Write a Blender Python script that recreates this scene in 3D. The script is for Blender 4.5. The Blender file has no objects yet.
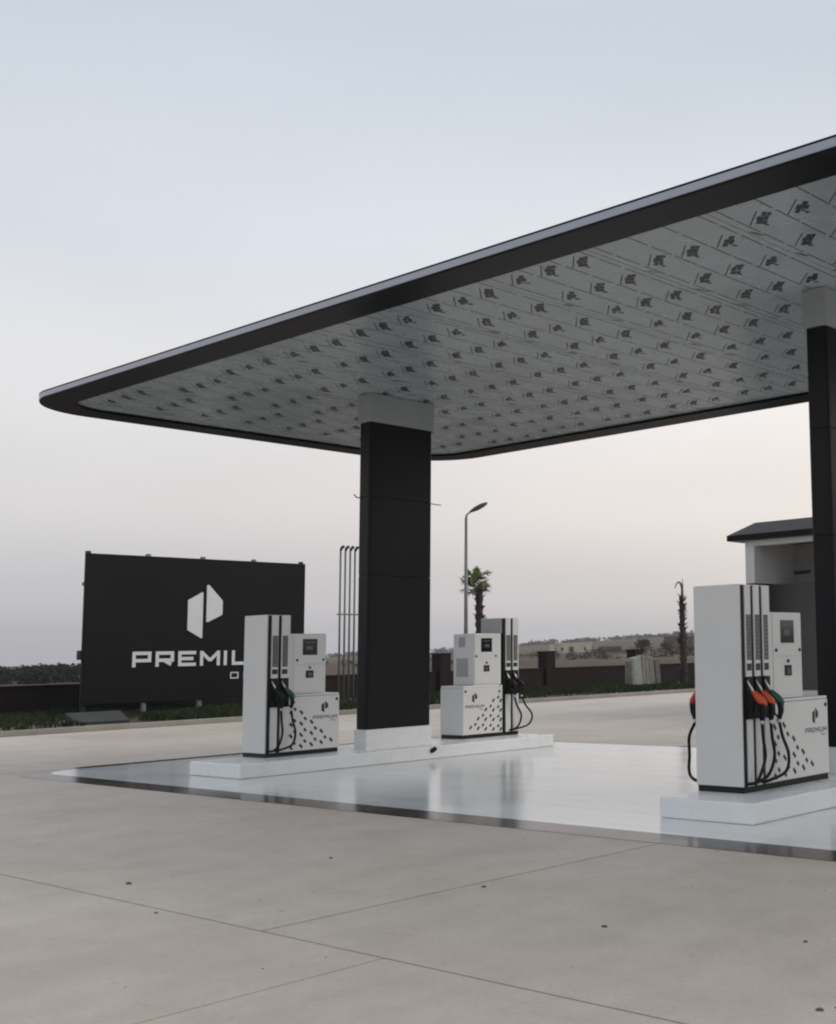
import bpy, bmesh, math, random
from mathutils import Vector, Matrix
R = random.Random(7)
sc = bpy.context.scene
C = sc.collection

# ------------------------------------------------------------------ camera
CAM_H = 1.60
F_PX = 1189.77
PITCH, ROLL, YAW = 0.11597, -0.02139, -0.64624
cd = bpy.data.cameras.new('camera'); cam = bpy.data.objects.new('camera', cd); C.objects.link(cam)
cd.sensor_fit = 'HORIZONTAL'; cd.sensor_width = 36.0
cd.lens = 36.0 * F_PX / 836.0
cd.shift_x = -300.0 / 836.0            # the photograph is the left part of a wider frame
cd.clip_end = 8000
_fw = Vector((math.sin(YAW)*math.cos(PITCH), math.cos(YAW)*math.cos(PITCH), math.sin(PITCH)))
_rt = Vector((math.cos(YAW), -math.sin(YAW), 0)); _up = _rt.cross(_fw)
_r = _rt*math.cos(ROLL) + _up*math.sin(ROLL); _u = -_rt*math.sin(ROLL) + _up*math.cos(ROLL)
M3 = Matrix((_r, _u, -_fw)).transposed()
cam.matrix_world = Matrix.Translation((0, 0, CAM_H)) @ M3.to_4x4()
sc.camera = cam
sc.cycles.filter_width = 2.1          # the photograph is soft

# ------------------------------------------------------------------ sky, sun, exposure
SUN_EL, SUN_AZ = math.radians(34), math.radians(52)      # azimuth from +Y towards +X
w = bpy.data.worlds.new('World'); sc.world = w; w.use_nodes = True
nt = w.node_tree; nt.nodes.clear()
N = nt.nodes.new; LK = nt.links.new
out = N('ShaderNodeOutputWorld'); bg = N('ShaderNodeBackground')
tc = N('ShaderNodeTexCoord'); sep = N('ShaderNodeSeparateXYZ'); LK(tc.outputs['Generated'], sep.inputs[0])
ramp = N('ShaderNodeValToRGB'); cr = ramp.color_ramp; cr.interpolation = 'EASE'
stops = [(0.0, (.425, .418, .446)), (.05, (.520, .508, .530)), (.125, (.640, .622, .622)), (.21, (.690, .685, .698)),
         (.33, (.610, .645, .695)), (.50, (.520, .570, .630)), (1.0, (.50, .535, .575))]
while len(cr.elements) < len(stops): cr.elements.new(.5)
for e, (p_, c_) in zip(cr.elements, stops): e.position = p_; e.color = (*c_, 1)
LK(sep.outputs['Z'], ramp.inputs[0])
# warm side of the dusk sky, fading smoothly round the horizon
dot = N('ShaderNodeVectorMath'); dot.operation = 'DOT_PRODUCT'; LK(tc.outputs['Generated'], dot.inputs[0])
dot.inputs[1].default_value = (math.sin(math.radians(15)), math.cos(math.radians(15)), 0)
mr = N('ShaderNodeMapRange'); mr.inputs['From Min'].default_value = .1; mr.inputs['From Max'].default_value = 1.0
mr.interpolation_type = 'SMOOTHSTEP'; LK(dot.outputs['Value'], mr.inputs['Value'])
el = N('ShaderNodeMapRange'); el.inputs['From Min'].default_value = .0; el.inputs['From Max'].default_value = .5
el.inputs['To Min'].default_value = 1; el.inputs['To Max'].default_value = 0; LK(sep.outputs['Z'], el.inputs['Value'])
mm = N('ShaderNodeMath'); mm.operation = 'MULTIPLY'; LK(mr.outputs[0], mm.inputs[0]); LK(el.outputs[0], mm.inputs[1])
warm = N('ShaderNodeMix'); warm.data_type = 'RGBA'; warm.blend_type = 'MULTIPLY'
LK(mm.outputs[0], warm.inputs['Factor']); LK(ramp.outputs[0], warm.inputs['A']); warm.inputs['B'].default_value = (1.50, 1.38, 1.24, 1)
# a little physical sky on top, seen through the overcast
sky = N('ShaderNodeTexSky'); sky.sky_type = 'NISHITA'; sky.sun_disc = False
sky.sun_elevation = SUN_EL; sky.sun_rotation = SUN_AZ; sky.air_density = 1.6; sky.dust_density = 4; sky.ozone_density = 1
skm = N('ShaderNodeVectorMath'); skm.operation = 'SCALE'; skm.inputs['Scale'].default_value = .006; LK(sky.outputs[0], skm.inputs[0])
cmap = N('ShaderNodeMapping'); cmap.inputs['Scale'].default_value = (1, 1, 3.2); LK(tc.outputs['Generated'], cmap.inputs[0])
cn = N('ShaderNodeTexNoise'); cn.inputs['Scale'].default_value = 2.6; cn.inputs['Detail'].default_value = 7; cn.inputs['Roughness'].default_value = .55; LK(cmap.outputs[0], cn.inputs['Vector'])
cmr = N('ShaderNodeMapRange'); cmr.inputs['From Min'].default_value = .25; cmr.inputs['From Max'].default_value = .75; cmr.inputs['To Min'].default_value = .955; cmr.inputs['To Max'].default_value = 1.04; LK(cn.outputs['Fac'], cmr.inputs['Value'])
cl = N('ShaderNodeVectorMath'); cl.operation = 'SCALE'; LK(warm.outputs['Result'], cl.inputs[0]); LK(cmr.outputs[0], cl.inputs['Scale'])
add = N('ShaderNodeVectorMath'); add.operation = 'ADD'; LK(cl.outputs[0], add.inputs[0]); LK(skm.outputs[0], add.inputs[1])
LK(add.outputs[0], bg.inputs['Color']); bg.inputs['Strength'].default_value = 1.0
LK(bg.outputs[0], out.inputs[0])
sd = bpy.data.lights.new('sun', 'SUN'); sun = bpy.data.objects.new('sun', sd); C.objects.link(sun)
sd.energy = 1.0; sd.angle = math.radians(25); sd.color = (1, .95, .88)
sdir = Vector((math.sin(SUN_AZ)*math.cos(SUN_EL), math.cos(SUN_AZ)*math.cos(SUN_EL), math.sin(SUN_EL)))
sun.rotation_euler = (-sdir).to_track_quat('-Z', 'Y').to_euler(); sun.location = sdir*50
sc.view_settings.view_transform = 'Standard'; sc.view_settings.look = 'None'
sc.view_settings.exposure = .18; sc.view_settings.gamma = 1; sc.view_settings.use_curve_mapping = False

# ------------------------------------------------------------------ materials
MATS = {}
def mat(name, col, rough=.5, metal=0., var=.12, scale=3., bump=0., bscale=40., rvar=0., col2=None, stretch=None, spec=.5, coat=0., detail=5):
    m = bpy.data.materials.new(name); m.use_nodes = True; MATS[name] = m
    t = m.node_tree; b = t.nodes['Principled BSDF']; n = t.nodes.new; l = t.links.new
    b.inputs['Roughness'].default_value = rough; b.inputs['Metallic'].default_value = metal
    b.inputs['Specular IOR Level'].default_value = spec; b.inputs['Coat Weight'].default_value = coat; b.inputs['Coat Roughness'].default_value = .08
    g = n('ShaderNodeNewGeometry'); mp = n('ShaderNodeMapping'); l(g.outputs['Position'], mp.inputs[0])
    if stretch: mp.inputs['Scale'].default_value = stretch
    nz = n('ShaderNodeTexNoise'); nz.inputs['Scale'].default_value = scale; nz.inputs['Detail'].default_value = detail; nz.inputs['Roughness'].default_value = .6
    l(mp.outputs[0], nz.inputs['Vector'])
    rp = n('ShaderNodeValToRGB'); rp.color_ramp.elements[0].position = .3; rp.color_ramp.elements[1].position = .7
    c2 = col2 or tuple(min(1, c*(1+var)) for c in col)
    c1 = tuple(c*(1-var) for c in col) if not col2 else col
    rp.color_ramp.elements[0].color = (*c1, 1); rp.color_ramp.elements[1].color = (*c2, 1)
    l(nz.outputs['Fac'], rp.inputs[0]); l(rp.outputs[0], b.inputs['Base Color'])
    if rvar:
        r2 = n('ShaderNodeMapRange'); r2.inputs['To Min'].default_value = max(0.02, rough-rvar); r2.inputs['To Max'].default_value = min(1, rough+rvar)
        l(nz.outputs['Fac'], r2.inputs['Value']); l(r2.outputs[0], b.inputs['Roughness'])
    if bump:
        n2 = n('ShaderNodeTexNoise'); n2.inputs['Scale'].default_value = bscale; n2.inputs['Detail'].default_value = 4; l(mp.outputs[0], n2.inputs['Vector'])
        bp = n('ShaderNodeBump'); bp.inputs['Strength'].default_value = bump; bp.inputs['Distance'].default_value = .02
        l(n2.outputs['Fac'], bp.inputs['Height']); l(bp.outputs[0], b.inputs['Normal'])
    return m

def concrete_mat():
    m = bpy.data.materials.new('concrete'); m.use_nodes = True; MATS['concrete'] = m
    t = m.node_tree; b = t.nodes['Principled BSDF']; n = t.nodes.new; l = t.links.new
    g = n('ShaderNodeNewGeometry')
    def noise(s, d=6, r=.6, st=None):
        mp = n('ShaderNodeMapping'); l(g.outputs['Position'], mp.inputs[0])
        if st: mp.inputs['Scale'].default_value = st
        z = n('ShaderNodeTexNoise'); z.inputs['Scale'].default_value = s; z.inputs['Detail'].default_value = d; z.inputs['Roughness'].default_value = r
        l(mp.outputs[0], z.inputs['Vector']); return z.outputs['Fac']
    def rmp(src, p0, p1, c0, c1):
        r = n('ShaderNodeValToRGB'); e = r.color_ramp.elements; e[0].position = p0; e[1].position = p1; e[0].color = (*c0, 1); e[1].color = (*c1, 1); l(src, r.inputs[0]); return r.outputs[0]
    def mix(a, b_, mode, fac=1.0):
        x = n('ShaderNodeMix'); x.data_type = 'RGBA'; x.blend_type = mode; x.inputs['Factor'].default_value = fac; l(a, x.inputs['A']); l(b_, x.inputs['B']); return x.outputs['Result']
    base = rmp(noise(.35), .3, .72, (.575, .505, .445), (.650, .580, .515))
    blot = rmp(noise(2.1, 12, .72), .36, .62, (.90, .892, .882), (1.035, 1.035, 1.035))
    fine = rmp(noise(34, 8, .75), .32, .68, (.89, .885, .88), (1.07, 1.07, 1.07))
    streak = rmp(noise(.9, 5, .6, (1.0, .22, 1)), .52, .75, (1, 1, 1), (.88, .875, .87))
    spots = rmp(noise(7.5, 5, .6), .665, .73, (1, 1, 1), (.76, .75, .74))
    c = mix(mix(mix(mix(base, blot, 'MULTIPLY'), fine, 'MULTIPLY'), streak, 'MULTIPLY'), spots, 'MULTIPLY')
    oi = n('ShaderNodeObjectInfo'); tone = rmp(oi.outputs['Random'], 0, 1, (.955, .955, .955), (1.03, 1.025, 1.02))
    dust = rmp(noise(.16, 3, .5), .42, .66, (1, 1, 1), (.90, .89, .875))
    scuff = rmp(noise(2.6, 9, .72, (.35, 1.3, 1)), .60, .70, (1, 1, 1), (.90, .89, .885))
    c = mix(mix(mix(c, tone, 'MULTIPLY'), dust, 'MULTIPLY'), scuff, 'MULTIPLY')
    l(c, b.inputs['Base Color'])
    rr = n('ShaderNodeMapRange'); rr.inputs['To Min'].default_value = .42; rr.inputs['To Max'].default_value = .75; l(noise(1.1), rr.inputs['Value']); l(rr.outputs[0], b.inputs['Roughness'])
    b.inputs['Specular IOR Level'].default_value = .35
    bp = n('ShaderNodeBump'); bp.inputs['Strength'].default_value = .25; bp.inputs['Distance'].default_value = .004; l(noise(90, 4), bp.inputs['Height']); l(bp.outputs[0], b.inputs['Normal'])
    return m
concrete_mat()

def floor_mat(name, c1, c2, rough, ior=1.5):
    m = bpy.data.materials.new(name); m.use_nodes = True; MATS[name] = m
    t = m.node_tree; b = t.nodes['Principled BSDF']; n = t.nodes.new; l = t.links.new
    g = n('ShaderNodeNewGeometry'); mp = n('ShaderNodeMapping'); l(g.outputs['Position'], mp.inputs[0]); mp.inputs['Scale'].default_value = (1, .55, 1)
    z = n('ShaderNodeTexNoise'); z.inputs['Scale'].default_value = .9; z.inputs['Detail'].default_value = 8; z.inputs['Roughness'].default_value = .65; l(mp.outputs[0], z.inputs['Vector'])
    r = n('ShaderNodeValToRGB'); e = r.color_ramp.elements; e[0].position = .3; e[1].position = .62; e[0].color = (*c1, 1); e[1].color = (*c2, 1); l(z.outputs['Fac'], r.inputs[0])
    m3 = n('ShaderNodeMapping'); l(g.outputs['Position'], m3.inputs[0]); m3.inputs['Scale'].default_value = (.22, 2.4, 1)      # dusty wheel tracks along the lanes
    z3 = n('ShaderNodeTexNoise'); z3.inputs['Scale'].default_value = 1.3; z3.inputs['Detail'].default_value = 9; z3.inputs['Roughness'].default_value = .7; l(m3.outputs[0], z3.inputs['Vector'])
    r3 = n('ShaderNodeValToRGB'); q = r3.color_ramp.elements; q[0].position = .48; q[1].position = .72; q[0].color = (1, 1, 1, 1); q[1].color = (.84, .83, .81, 1); l(z3.outputs['Fac'], r3.inputs[0])
    mx = n('ShaderNodeMix'); mx.data_type = 'RGBA'; mx.blend_type = 'MULTIPLY'; mx.inputs['Factor'].default_value = 1; l(r.outputs[0], mx.inputs['A']); l(r3.outputs[0], mx.inputs['B']); l(mx.outputs['Result'], b.inputs['Base Color'])
    rr = n('ShaderNodeMapRange'); rr.inputs['To Min'].default_value = rough*.5; rr.inputs['To Max'].default_value = rough*1.7; l(z.outputs['Fac'], rr.inputs['Value']); l(rr.outputs[0], b.inputs['Roughness'])
    z2 = n('ShaderNodeTexNoise'); z2.inputs['Scale'].default_value = 2.2; z2.inputs['Detail'].default_value = 3; l(mp.outputs[0], z2.inputs['Vector'])
    bp = n('ShaderNodeBump'); bp.inputs['Strength'].default_value = .10; bp.inputs['Distance'].default_value = .02; l(z2.outputs['Fac'], bp.inputs['Height']); l(bp.outputs[0], b.inputs['Normal'])
    b.inputs['IOR'].default_value = ior
    return m
floor_mat('white_epoxy', (.78, .785, .79), (.88, .882, .885), .15, 1.42)
floor_mat('dark_border', (.036, .027, .025), (.058, .044, .040), .15, 1.2)
mat('island_white', (.80, .81, .82), .28, var=.07, scale=2.5, bump=.05, bscale=14, rvar=.08, col2=(.85, .857, .865))
mat('joint_dark', (.09, .085, .08), .9)
mat('kerb', (.27, .245, .215), .85, var=.2, scale=1.2, bump=.4, bscale=20)
mat('soil', (.10, .08, .06), .95, var=.35, scale=.8, bump=.6, bscale=6)
mat('pump_white', (.72, .715, .70), .32, var=.02, scale=1.5, coat=.3)
mat('pump_side', (.685, .68, .665), .38, var=.025, scale=.9, coat=.15)
mat('pump_grey', (.42, .43, .44), .45, var=.05)
mat('black_plastic', (.008, .008, .009), .45, var=.2, spec=.3)
mat('rubber', (.008, .008, .009), .6, var=.2, spec=.3)
mat('print_black', (.02, .02, .022), .4)
mat('print_grey', (.10, .10, .11), .45, var=.3, scale=60)
mat('screen', (.012, .013, .015), .08, coat=.6)
mat('screen_grey', (.10, .11, .115), .25)
mat('label_text', (.20, .20, .205), .5)
mat('orange_cover', (.62, .085, .022), .4)
mat('red_cover', (.55, .035, .025), .4)
mat('green_cover', (.010, .085, .055), .4)
mat('steel', (.62, .62, .63), .28, metal=1)
mat('pillar_black', (.0050, .0050, .0072), .36, spec=.22, var=.10, scale=.7, rvar=.08, bump=.05, bscale=1.6)
mat('fascia_black', (.0048, .0050, .0078), .38, spec=.12, var=.12, scale=.6)
mat('fascia_silver', (.36, .365, .42), .34, metal=.65, var=.06, scale=.8)
mat('soffit_film', (.365, .412, .43), .27, var=.09, scale=1.1, bump=.06, bscale=3.5, rvar=.07)
mat('collar_grey', (.36, .385, .39), .5, var=.04)
mat('film_print', (.022, .025, .040), .45, var=.5, scale=30)
mat('film_line', (.055, .058, .062), .5, var=.4, scale=9)
mat('film_scuff', (.13, .13, .12), .5, var=.6, scale=6)
mat('board_black', (.0070, .0064, .0075), .55, spec=.12, var=.14, scale=.5)
mat('sign_white', (.62, .635, .66), .45, var=.03)
mat('galvanised', (.17, .17, .175), .55, metal=.3, var=.1)
mat('dark_metal', (.018, .018, .020), .5, spec=.3, var=.15)
mat('wall_brown', (.021, .014, .0125), .85, spec=.2, var=.25, scale=1.5, bump=.3, bscale=12)
mat('slab_grey', (.045, .048, .047), .8, var=.25, scale=2.5, bump=.3, bscale=25)
mat('stone_pale', (.19, .172, .15), .9, var=.2, scale=3, bump=.4, bscale=16)
mat('stone_grey', (.24, .255, .25), .8, var=.15, scale=4)
mat('palm_trunk', (.046, .028, .026), .95, var=.4, scale=8, bump=.6, bscale=30)
mat('palm_dry', (.16, .12, .085), .9, var=.3, scale=6)
mat('palm_leaf', (.17, .215, .065), .55, var=.35, scale=3)
mat('grass', (.028, .040, .019), .9, var=.45, scale=.7, col2=(.056, .072, .032), spec=.15)
mat('weed', (.05, .085, .028), .8, var=.4, scale=1.2)
mat('hedge', (.030, .033, .028), .95, spec=.1, var=.35, scale=.4)
mat('bush', (.040, .044, .028), .95, spec=.1, var=.35, scale=.2)
mat('far_tree', (.040, .040, .036), .95, spec=.1, var=.3, scale=.05)
mat('render_white', (.60, .60, .595), .7, var=.04, scale=.8)
mat('render_shaded', (.36, .36, .355), .75, var=.05, scale=.8)  # white render darkened: shade of the recess put into the colour
mat('render_grey', (.075, .072, .066), .6, var=.08, scale=.8)
mat('roof_grey', (.052, .047, .048), .6, spec=.25, var=.12, scale=1.2)
mat('house_cream', (.56, .50, .40), .9, var=.12, scale=.3)
mat('house_red', (.15, .075, .065), .9, var=.25, scale=.25)
mat('opening', (.05, .045, .045), .7)
mat('clod', (.12, .11, .10), .95, var=.3, scale=60)
def terrain_mat():
    m = bpy.data.materials.new('fields'); m.use_nodes = True; MATS['fields'] = m
    t = m.node_tree; b = t.nodes['Principled BSDF']; n = t.nodes.new; l = t.links.new
    b.inputs['Roughness'].default_value = .95; b.inputs['Specular IOR Level'].default_value = .1
    g = n('ShaderNodeNewGeometry'); mp = n('ShaderNodeMapping'); l(g.outputs['Position'], mp.inputs[0]); mp.inputs['Scale'].default_value = (1, 1, 0); mp.inputs['Rotation'].default_value = (0, 0, .5)
    v = n('ShaderNodeTexVoronoi'); v.inputs['Scale'].default_value = .0085; v.inputs['Randomness'].default_value = .8; l(mp.outputs[0], v.inputs['Vector'])
    s = n('ShaderNodeSeparateColor'); l(v.outputs['Color'], s.inputs[0])
    r = n('ShaderNodeValToRGB'); r.color_ramp.interpolation = 'CONSTANT'; e = r.color_ramp.elements
    st = [(0, (.100, .086, .052)), (.2, (.108, .078, .058)), (.4, (.094, .083, .048)), (.55, (.130, .102, .068)), (.72, (.104, .074, .060)), (.86, (.125, .108, .064))]
    while len(e) < len(st): e.new(.5)
    for q, (p_, c_) in zip(e, st): q.position = p_; q.color = (*c_, 1)
    l(s.outputs[0], r.inputs[0])
    z = n('ShaderNodeTexNoise'); z.inputs['Scale'].default_value = .06; z.inputs['Detail'].default_value = 8; l(mp.outputs[0], z.inputs['Vector'])
    r2 = n('ShaderNodeValToRGB'); r2.color_ramp.elements[0].position = .3; r2.color_ramp.elements[1].position = .7; r2.color_ramp.elements[0].color = (.75, .75, .72, 1); r2.color_ramp.elements[1].color = (1.15, 1.12, 1.1, 1); l(z.outputs['Fac'], r2.inputs[0])
    x = n('ShaderNodeMix'); x.data_type = 'RGBA'; x.blend_type = 'MULTIPLY'; x.inputs['Factor'].default_value = 1; l(r.outputs[0], x.inputs['A']); l(r2.outputs[0], x.inputs['B']); l(x.outputs['Result'], b.inputs['Base Color'])
terrain_mat()

# ------------------------------------------------------------------ mesh helpers
ORI = {}
class MB:
    def __init__(s): s.v = []; s.f = []; s.sm = []
    def add(s, vs, fs, smooth=False):
        o = len(s.v); s.v += [tuple(v) for v in vs]; s.f += [tuple(i+o for i in f) for f in fs]; s.sm += [smooth]*len(fs); return s
    def box(s, x0, x1, y0, y1, z0, z1):
        if x0 > x1: x0, x1 = x1, x0
        if y0 > y1: y0, y1 = y1, y0
        if z0 > z1: z0, z1 = z1, z0
        v = [(x, y, z) for z in (z0, z1) for y in (y0, y1) for x in (x0, x1)]
        return s.add(v, [(0, 2, 3, 1), (4, 5, 7, 6), (0, 1, 5, 4), (2, 6, 7, 3), (0, 4, 6, 2), (1, 3, 7, 5)])
    def prism(s, poly, a, b_, axis='z'):
        k = len(poly)
        def P(p, h): return {'z': (p[0], p[1], h), 'x': (h, p[0], p[1]), 'y': (p[0], h, p[1])}[axis]
        v = [P(p, a) for p in poly] + [P(p, b_) for p in poly]
        f = [tuple(range(k))[::-1], tuple(range(k, 2*k))] + [(i, (i+1) % k, k+(i+1) % k, k+i) for i in range(k)]
        return s.add(v, f)
    def tube(s, path, r, n=8, cap=True):
        P = [Vector(p) for p in path]; k = len(P); rad = r if hasattr(r, '__len__') else [r]*k
        t0 = (P[1]-P[0]).normalized(); up = Vector((0, 0, 1)) if abs(t0.z) < .9 else Vector((1, 0, 0)); nrm = t0.cross(up).normalized()
        vs = []
        for i in range(k):
            t = (P[min(i+1, k-1)]-P[max(i-1, 0)]).normalized()
            nrm = (nrm - t*nrm.dot(t)).normalized(); bn = t.cross(nrm)
            for j in range(n):
                a = 2*math.pi*j/n; vs.append(P[i] + (nrm*math.cos(a)+bn*math.sin(a))*rad[i])
        fs = [(i*n+j, i*n+(j+1) % n, (i+1)*n+(j+1) % n, (i+1)*n+j) for i in range(k-1) for j in range(n)]
        s.add(vs, fs, True)
        if cap:
            o = len(s.v)-k*n; s.f += [tuple(o+j for j in range(n))[::-1], tuple(o+(k-1)*n+j for j in range(n))]; s.sm += [False, False]
        return s
    def build(s, name, m, parent=None, bevel=0, seg=2):
        me = bpy.data.meshes.new(name)
        o = ORI.get(parent.name, Vector((0, 0, 0))) if parent else Vector((0, 0, 0))
        me.from_pydata([tuple(Vector(v)-o) for v in s.v], [], s.f); me.update()
        me.polygons.foreach_set('use_smooth', s.sm)
        bm = bmesh.new(); bm.from_mesh(me); bmesh.ops.recalc_face_normals(bm, faces=bm.faces); bm.to_mesh(me); bm.free()
        me.materials.append(MATS[m])
        ob = bpy.data.objects.new(name, me); C.objects.link(ob)
        if parent: ob.parent = parent; ORI[ob.name] = o
        if bevel:
            b = ob.modifiers.new('bevel', 'BEVEL'); b.width = bevel; b.segments = seg; b.limit_method = 'ANGLE'; b.angle_limit = .6
        return ob
def tag(o, label=None, cat=None, group=None, kind=None):
    for k, v in (('label', label), ('category', cat), ('group', group), ('kind', kind)):
        if v: o[k] = v
    return o
def thing(name, label, cat, loc, group=None):
    o = bpy.data.objects.new(name, None); C.objects.link(o); o.location = loc; o.empty_display_size = .2
    ORI[o.name] = Vector(loc); return tag(o, label, cat, group)
def boxo(name, m, parent, *a, bevel=0): return MB().box(*a).build(name, m, parent, bevel)
def catmull(pts, n=8):
    P = [Vector(p) for p in pts]; P = [P[0]*2-P[1]] + P + [P[-1]*2-P[-2]]; o = []
    for i in range(1, len(P)-2):
        for k in range(n):
            t = k/n; a, b_, c, d = P[i-1:i+3]
            o.append(.5*((2*b_)+(c-a)*t+(2*a-5*b_+4*c-d)*t*t+(3*b_-a-3*c+d)*t**3))
    o.append(P[-2]); return o
def rrect(x0, x1, y0, y1, rad, n=10):
    """rounded rectangle, counter-clockwise: list of (x, y, nx, ny)"""
    o = []
    for cx, cy, a0, r in ((x1-rad[0], y0+rad[0], -90, rad[0]), (x1-rad[1], y1-rad[1], 0, rad[1]), (x0+rad[2], y1-rad[2], 90, rad[2]), (x0+rad[3], y0+rad[3], 180, rad[3])):
        for k in range(n+1):
            a = math.radians(a0+90*k/n); o.append((cx+r*math.cos(a), cy+r*math.sin(a), math.cos(a), math.sin(a)))
    return o
def sweep(outline, prof, name, m, parent):
    b = MB(); n = len(outline); k = len(prof)
    vs = [(x+nx*d, y+ny*d, z) for (x, y, nx, ny) in outline for d, z in prof]
    fs = [(i*k+j, ((i+1) % n)*k+j, ((i+1) % n)*k+j+1, i*k+j+1) for i in range(n) for j in range(k-1)]
    b.add(vs, fs); return b.build(name, m, parent)
FONT = {'P': [((0, 0), (0, 1)), ((0, 1), (1, 1)), ((1, 1), (1, .40)), ((1, .40), (0, .40))],
        'R': [((0, 0), (0, 1)), ((0, 1), (1, 1)), ((1, 1), (1, .40)), ((1, .40), (0, .40)), ((.45, .38), (.93, .045))],
        'E': [((0, 0), (0, 1)), ((0, 1), (1, 1)), ((0, .5), (.82, .5)), ((0, 0), (1, 0))],
        'M': [((0, 0), (0, 1)), ((.02, 1), (.5, .30)), ((.5, .30), (.98, 1)), ((1, 1), (1, 0))],
        'I': [((0, 0), (0, 1))], 'U': [((0, 1), (0, 0)), ((0, 0), (1, 0)), ((1, 0), (1, 1))],
        'O': [((0, 0), (0, 1)), ((0, 1), (1, 1)), ((1, 1), (1, 0)), ((1, 0), (0, 0))],
        'L': [((0, 1), (0, 0)), ((0, 0), (1, 0))]}
def letter(b, ch, y0, z0, wd, ht, t, X, dep):
    """block letter on a plane facing +X; y0,z0 = lower left outer corner"""
    for q, ((a0, a1), (b0, b1)) in enumerate(FONT[ch]):
        p = Vector((y0+t/2+a0*(wd-t), z0+t/2+a1*(ht-t))); r = Vector((y0+t/2+b0*(wd-t), z0+t/2+b1*(ht-t)))
        d = (r-p).normalized(); nn = Vector((-d.y, d.x))*t/2; e = d*t/2 if abs(d.x) < .01 or abs(d.y) < .01 else d*0
        poly = [p-e-nn, r+e-nn, r+e+nn, p-e+nn]
        b.prism([tuple(v) for v in poly], X, X+dep*(1+.08*q), 'x')
def wordmark(b, y0, y1, z0, ht, t, X, dep, word='PREMIUM'):
    wds = {'I': .24, 'M': 1.15}; ws = [wds.get(c, 1.0) for c in word]; gap = .24
    u = (y1-y0)/(sum(ws)+gap*(len(ws)-1)); y = y0
    for c, k in zip(word, ws):
        letter(b, c, y, z0, max(k*u, t), ht, t, X, dep); y += (k+gap)*u
LOGO_L = [(-.56, .345), (-.105, .60), (-.085, .57), (-.085, -.78), (-.11, -.80), (-.56, -.55)]
LOGO_R = [(.03, .79), (.06, .82), (.10, .815), (.53, .37), (.55, .33), (.55, -.06), (.53, -.09), (.08, -.31), (.03, -.29)]
def logo(b, yc, zc, s, X, dep, half):
    b.prism([(yc+p[0]*s, zc+p[1]*s) for p in (LOGO_L, LOGO_R)[half]], X, X+dep, 'x')

# ------------------------------------------------------------------ terrain and forecourt
AZ = [(0, 17), (31, 17), (38, 14.5), (42.6, 11.5), (46.7, 8.2), (50, 5), (54, 3.4), (60, 2.2), (68, 1.0), (90, .6), (360, .6)]
def amp(az):
    az = max(0, az)
    for (a, p), (b_, q) in zip(AZ, AZ[1:]):
        if a <= az <= b_: return p+(q-p)*(az-a)/(b_-a)
    return .6
def sst(a, b_, x): t = min(1, max(0, (x-a)/(b_-a))); return t*t*(3-2*t)
def tz(x, y):
    r = math.hypot(x, y); az = math.degrees(math.atan2(-x, y))
    if az < -90: az = 90
    k = amp(az)
    return -.05 + sst(110, 330, r)*.18*k + sst(330, 1000, r)*.82*k + sst(200, 800, r)*.5*math.sin(x*.011)*math.cos(y*.013)*(k/20) - sst(1100, 2600, r)*12
b = MB(); rr = [0, 20, 40, 60, 80, 100, 125, 150, 180, 220, 260, 310, 370, 440, 520, 610, 700, 800, 900, 1000, 1150, 1400, 1600]; na = 180
vs = []
for r in rr:
    for k in range(na):
        a = 2*math.pi*k/na; x, y = r*math.sin(a), r*math.cos(a); vs.append((x, y, tz(x, y)))
b.add(vs, [(i*na+k, i*na+(k+1) % na, (i+1)*na+(k+1) % na, (i+1)*na+k) for i in range(len(rr)-1) for k in range(na)], True)
tag(b.build('ground', 'fields'), 'dry brown and olive fields rolling up to a low ridge', kind='structure')

fc = thing('forecourt', 'pale grey concrete forecourt cast in large bays', None, (0, 0, 0)); tag(fc, kind='structure')
boxo('joint_bed', 'joint_dark', fc, -29.42, 34, -14, 70, -.045, -.012)
g = .008
JY = 4.17; PX0, PX1, PY0, PY1 = -19.45, 4.2, 7.86, 16.02
cells = [(-29.4, -18, -14, JY), (-18, -5.45, -14, JY), (-5.45, 6, -14, JY), (6, 20, -14, JY), (20, 34, -14, JY),
         (-29.4, PX0, JY, 12.4), (-29.4, PX0, 12.4, PY1), (PX0, -6.62, JY, PY0), (-6.62, PX1, JY, PY0), (PX1, 18, JY, PY1), (18, 34, JY, PY1),
         (-29.4, PX0, PY1, 29), (PX0, -8, PY1, 29), (-8, 8, PY1, 29), (8, 34, PY1, 29), (-29.4, -10, 29, 46), (-10, 34, 29, 46), (-29.4, -10, 46, 70), (-10, 34, 46, 70)]
for x0, x1, y0, y1 in cells:
    boxo('concrete_slab', 'concrete', fc, x0+(g if x0 != -6.62 else .013), x1-(g if x1 != -6.62 else .013), y0+g, y1-g, -.011, 0)
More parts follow.
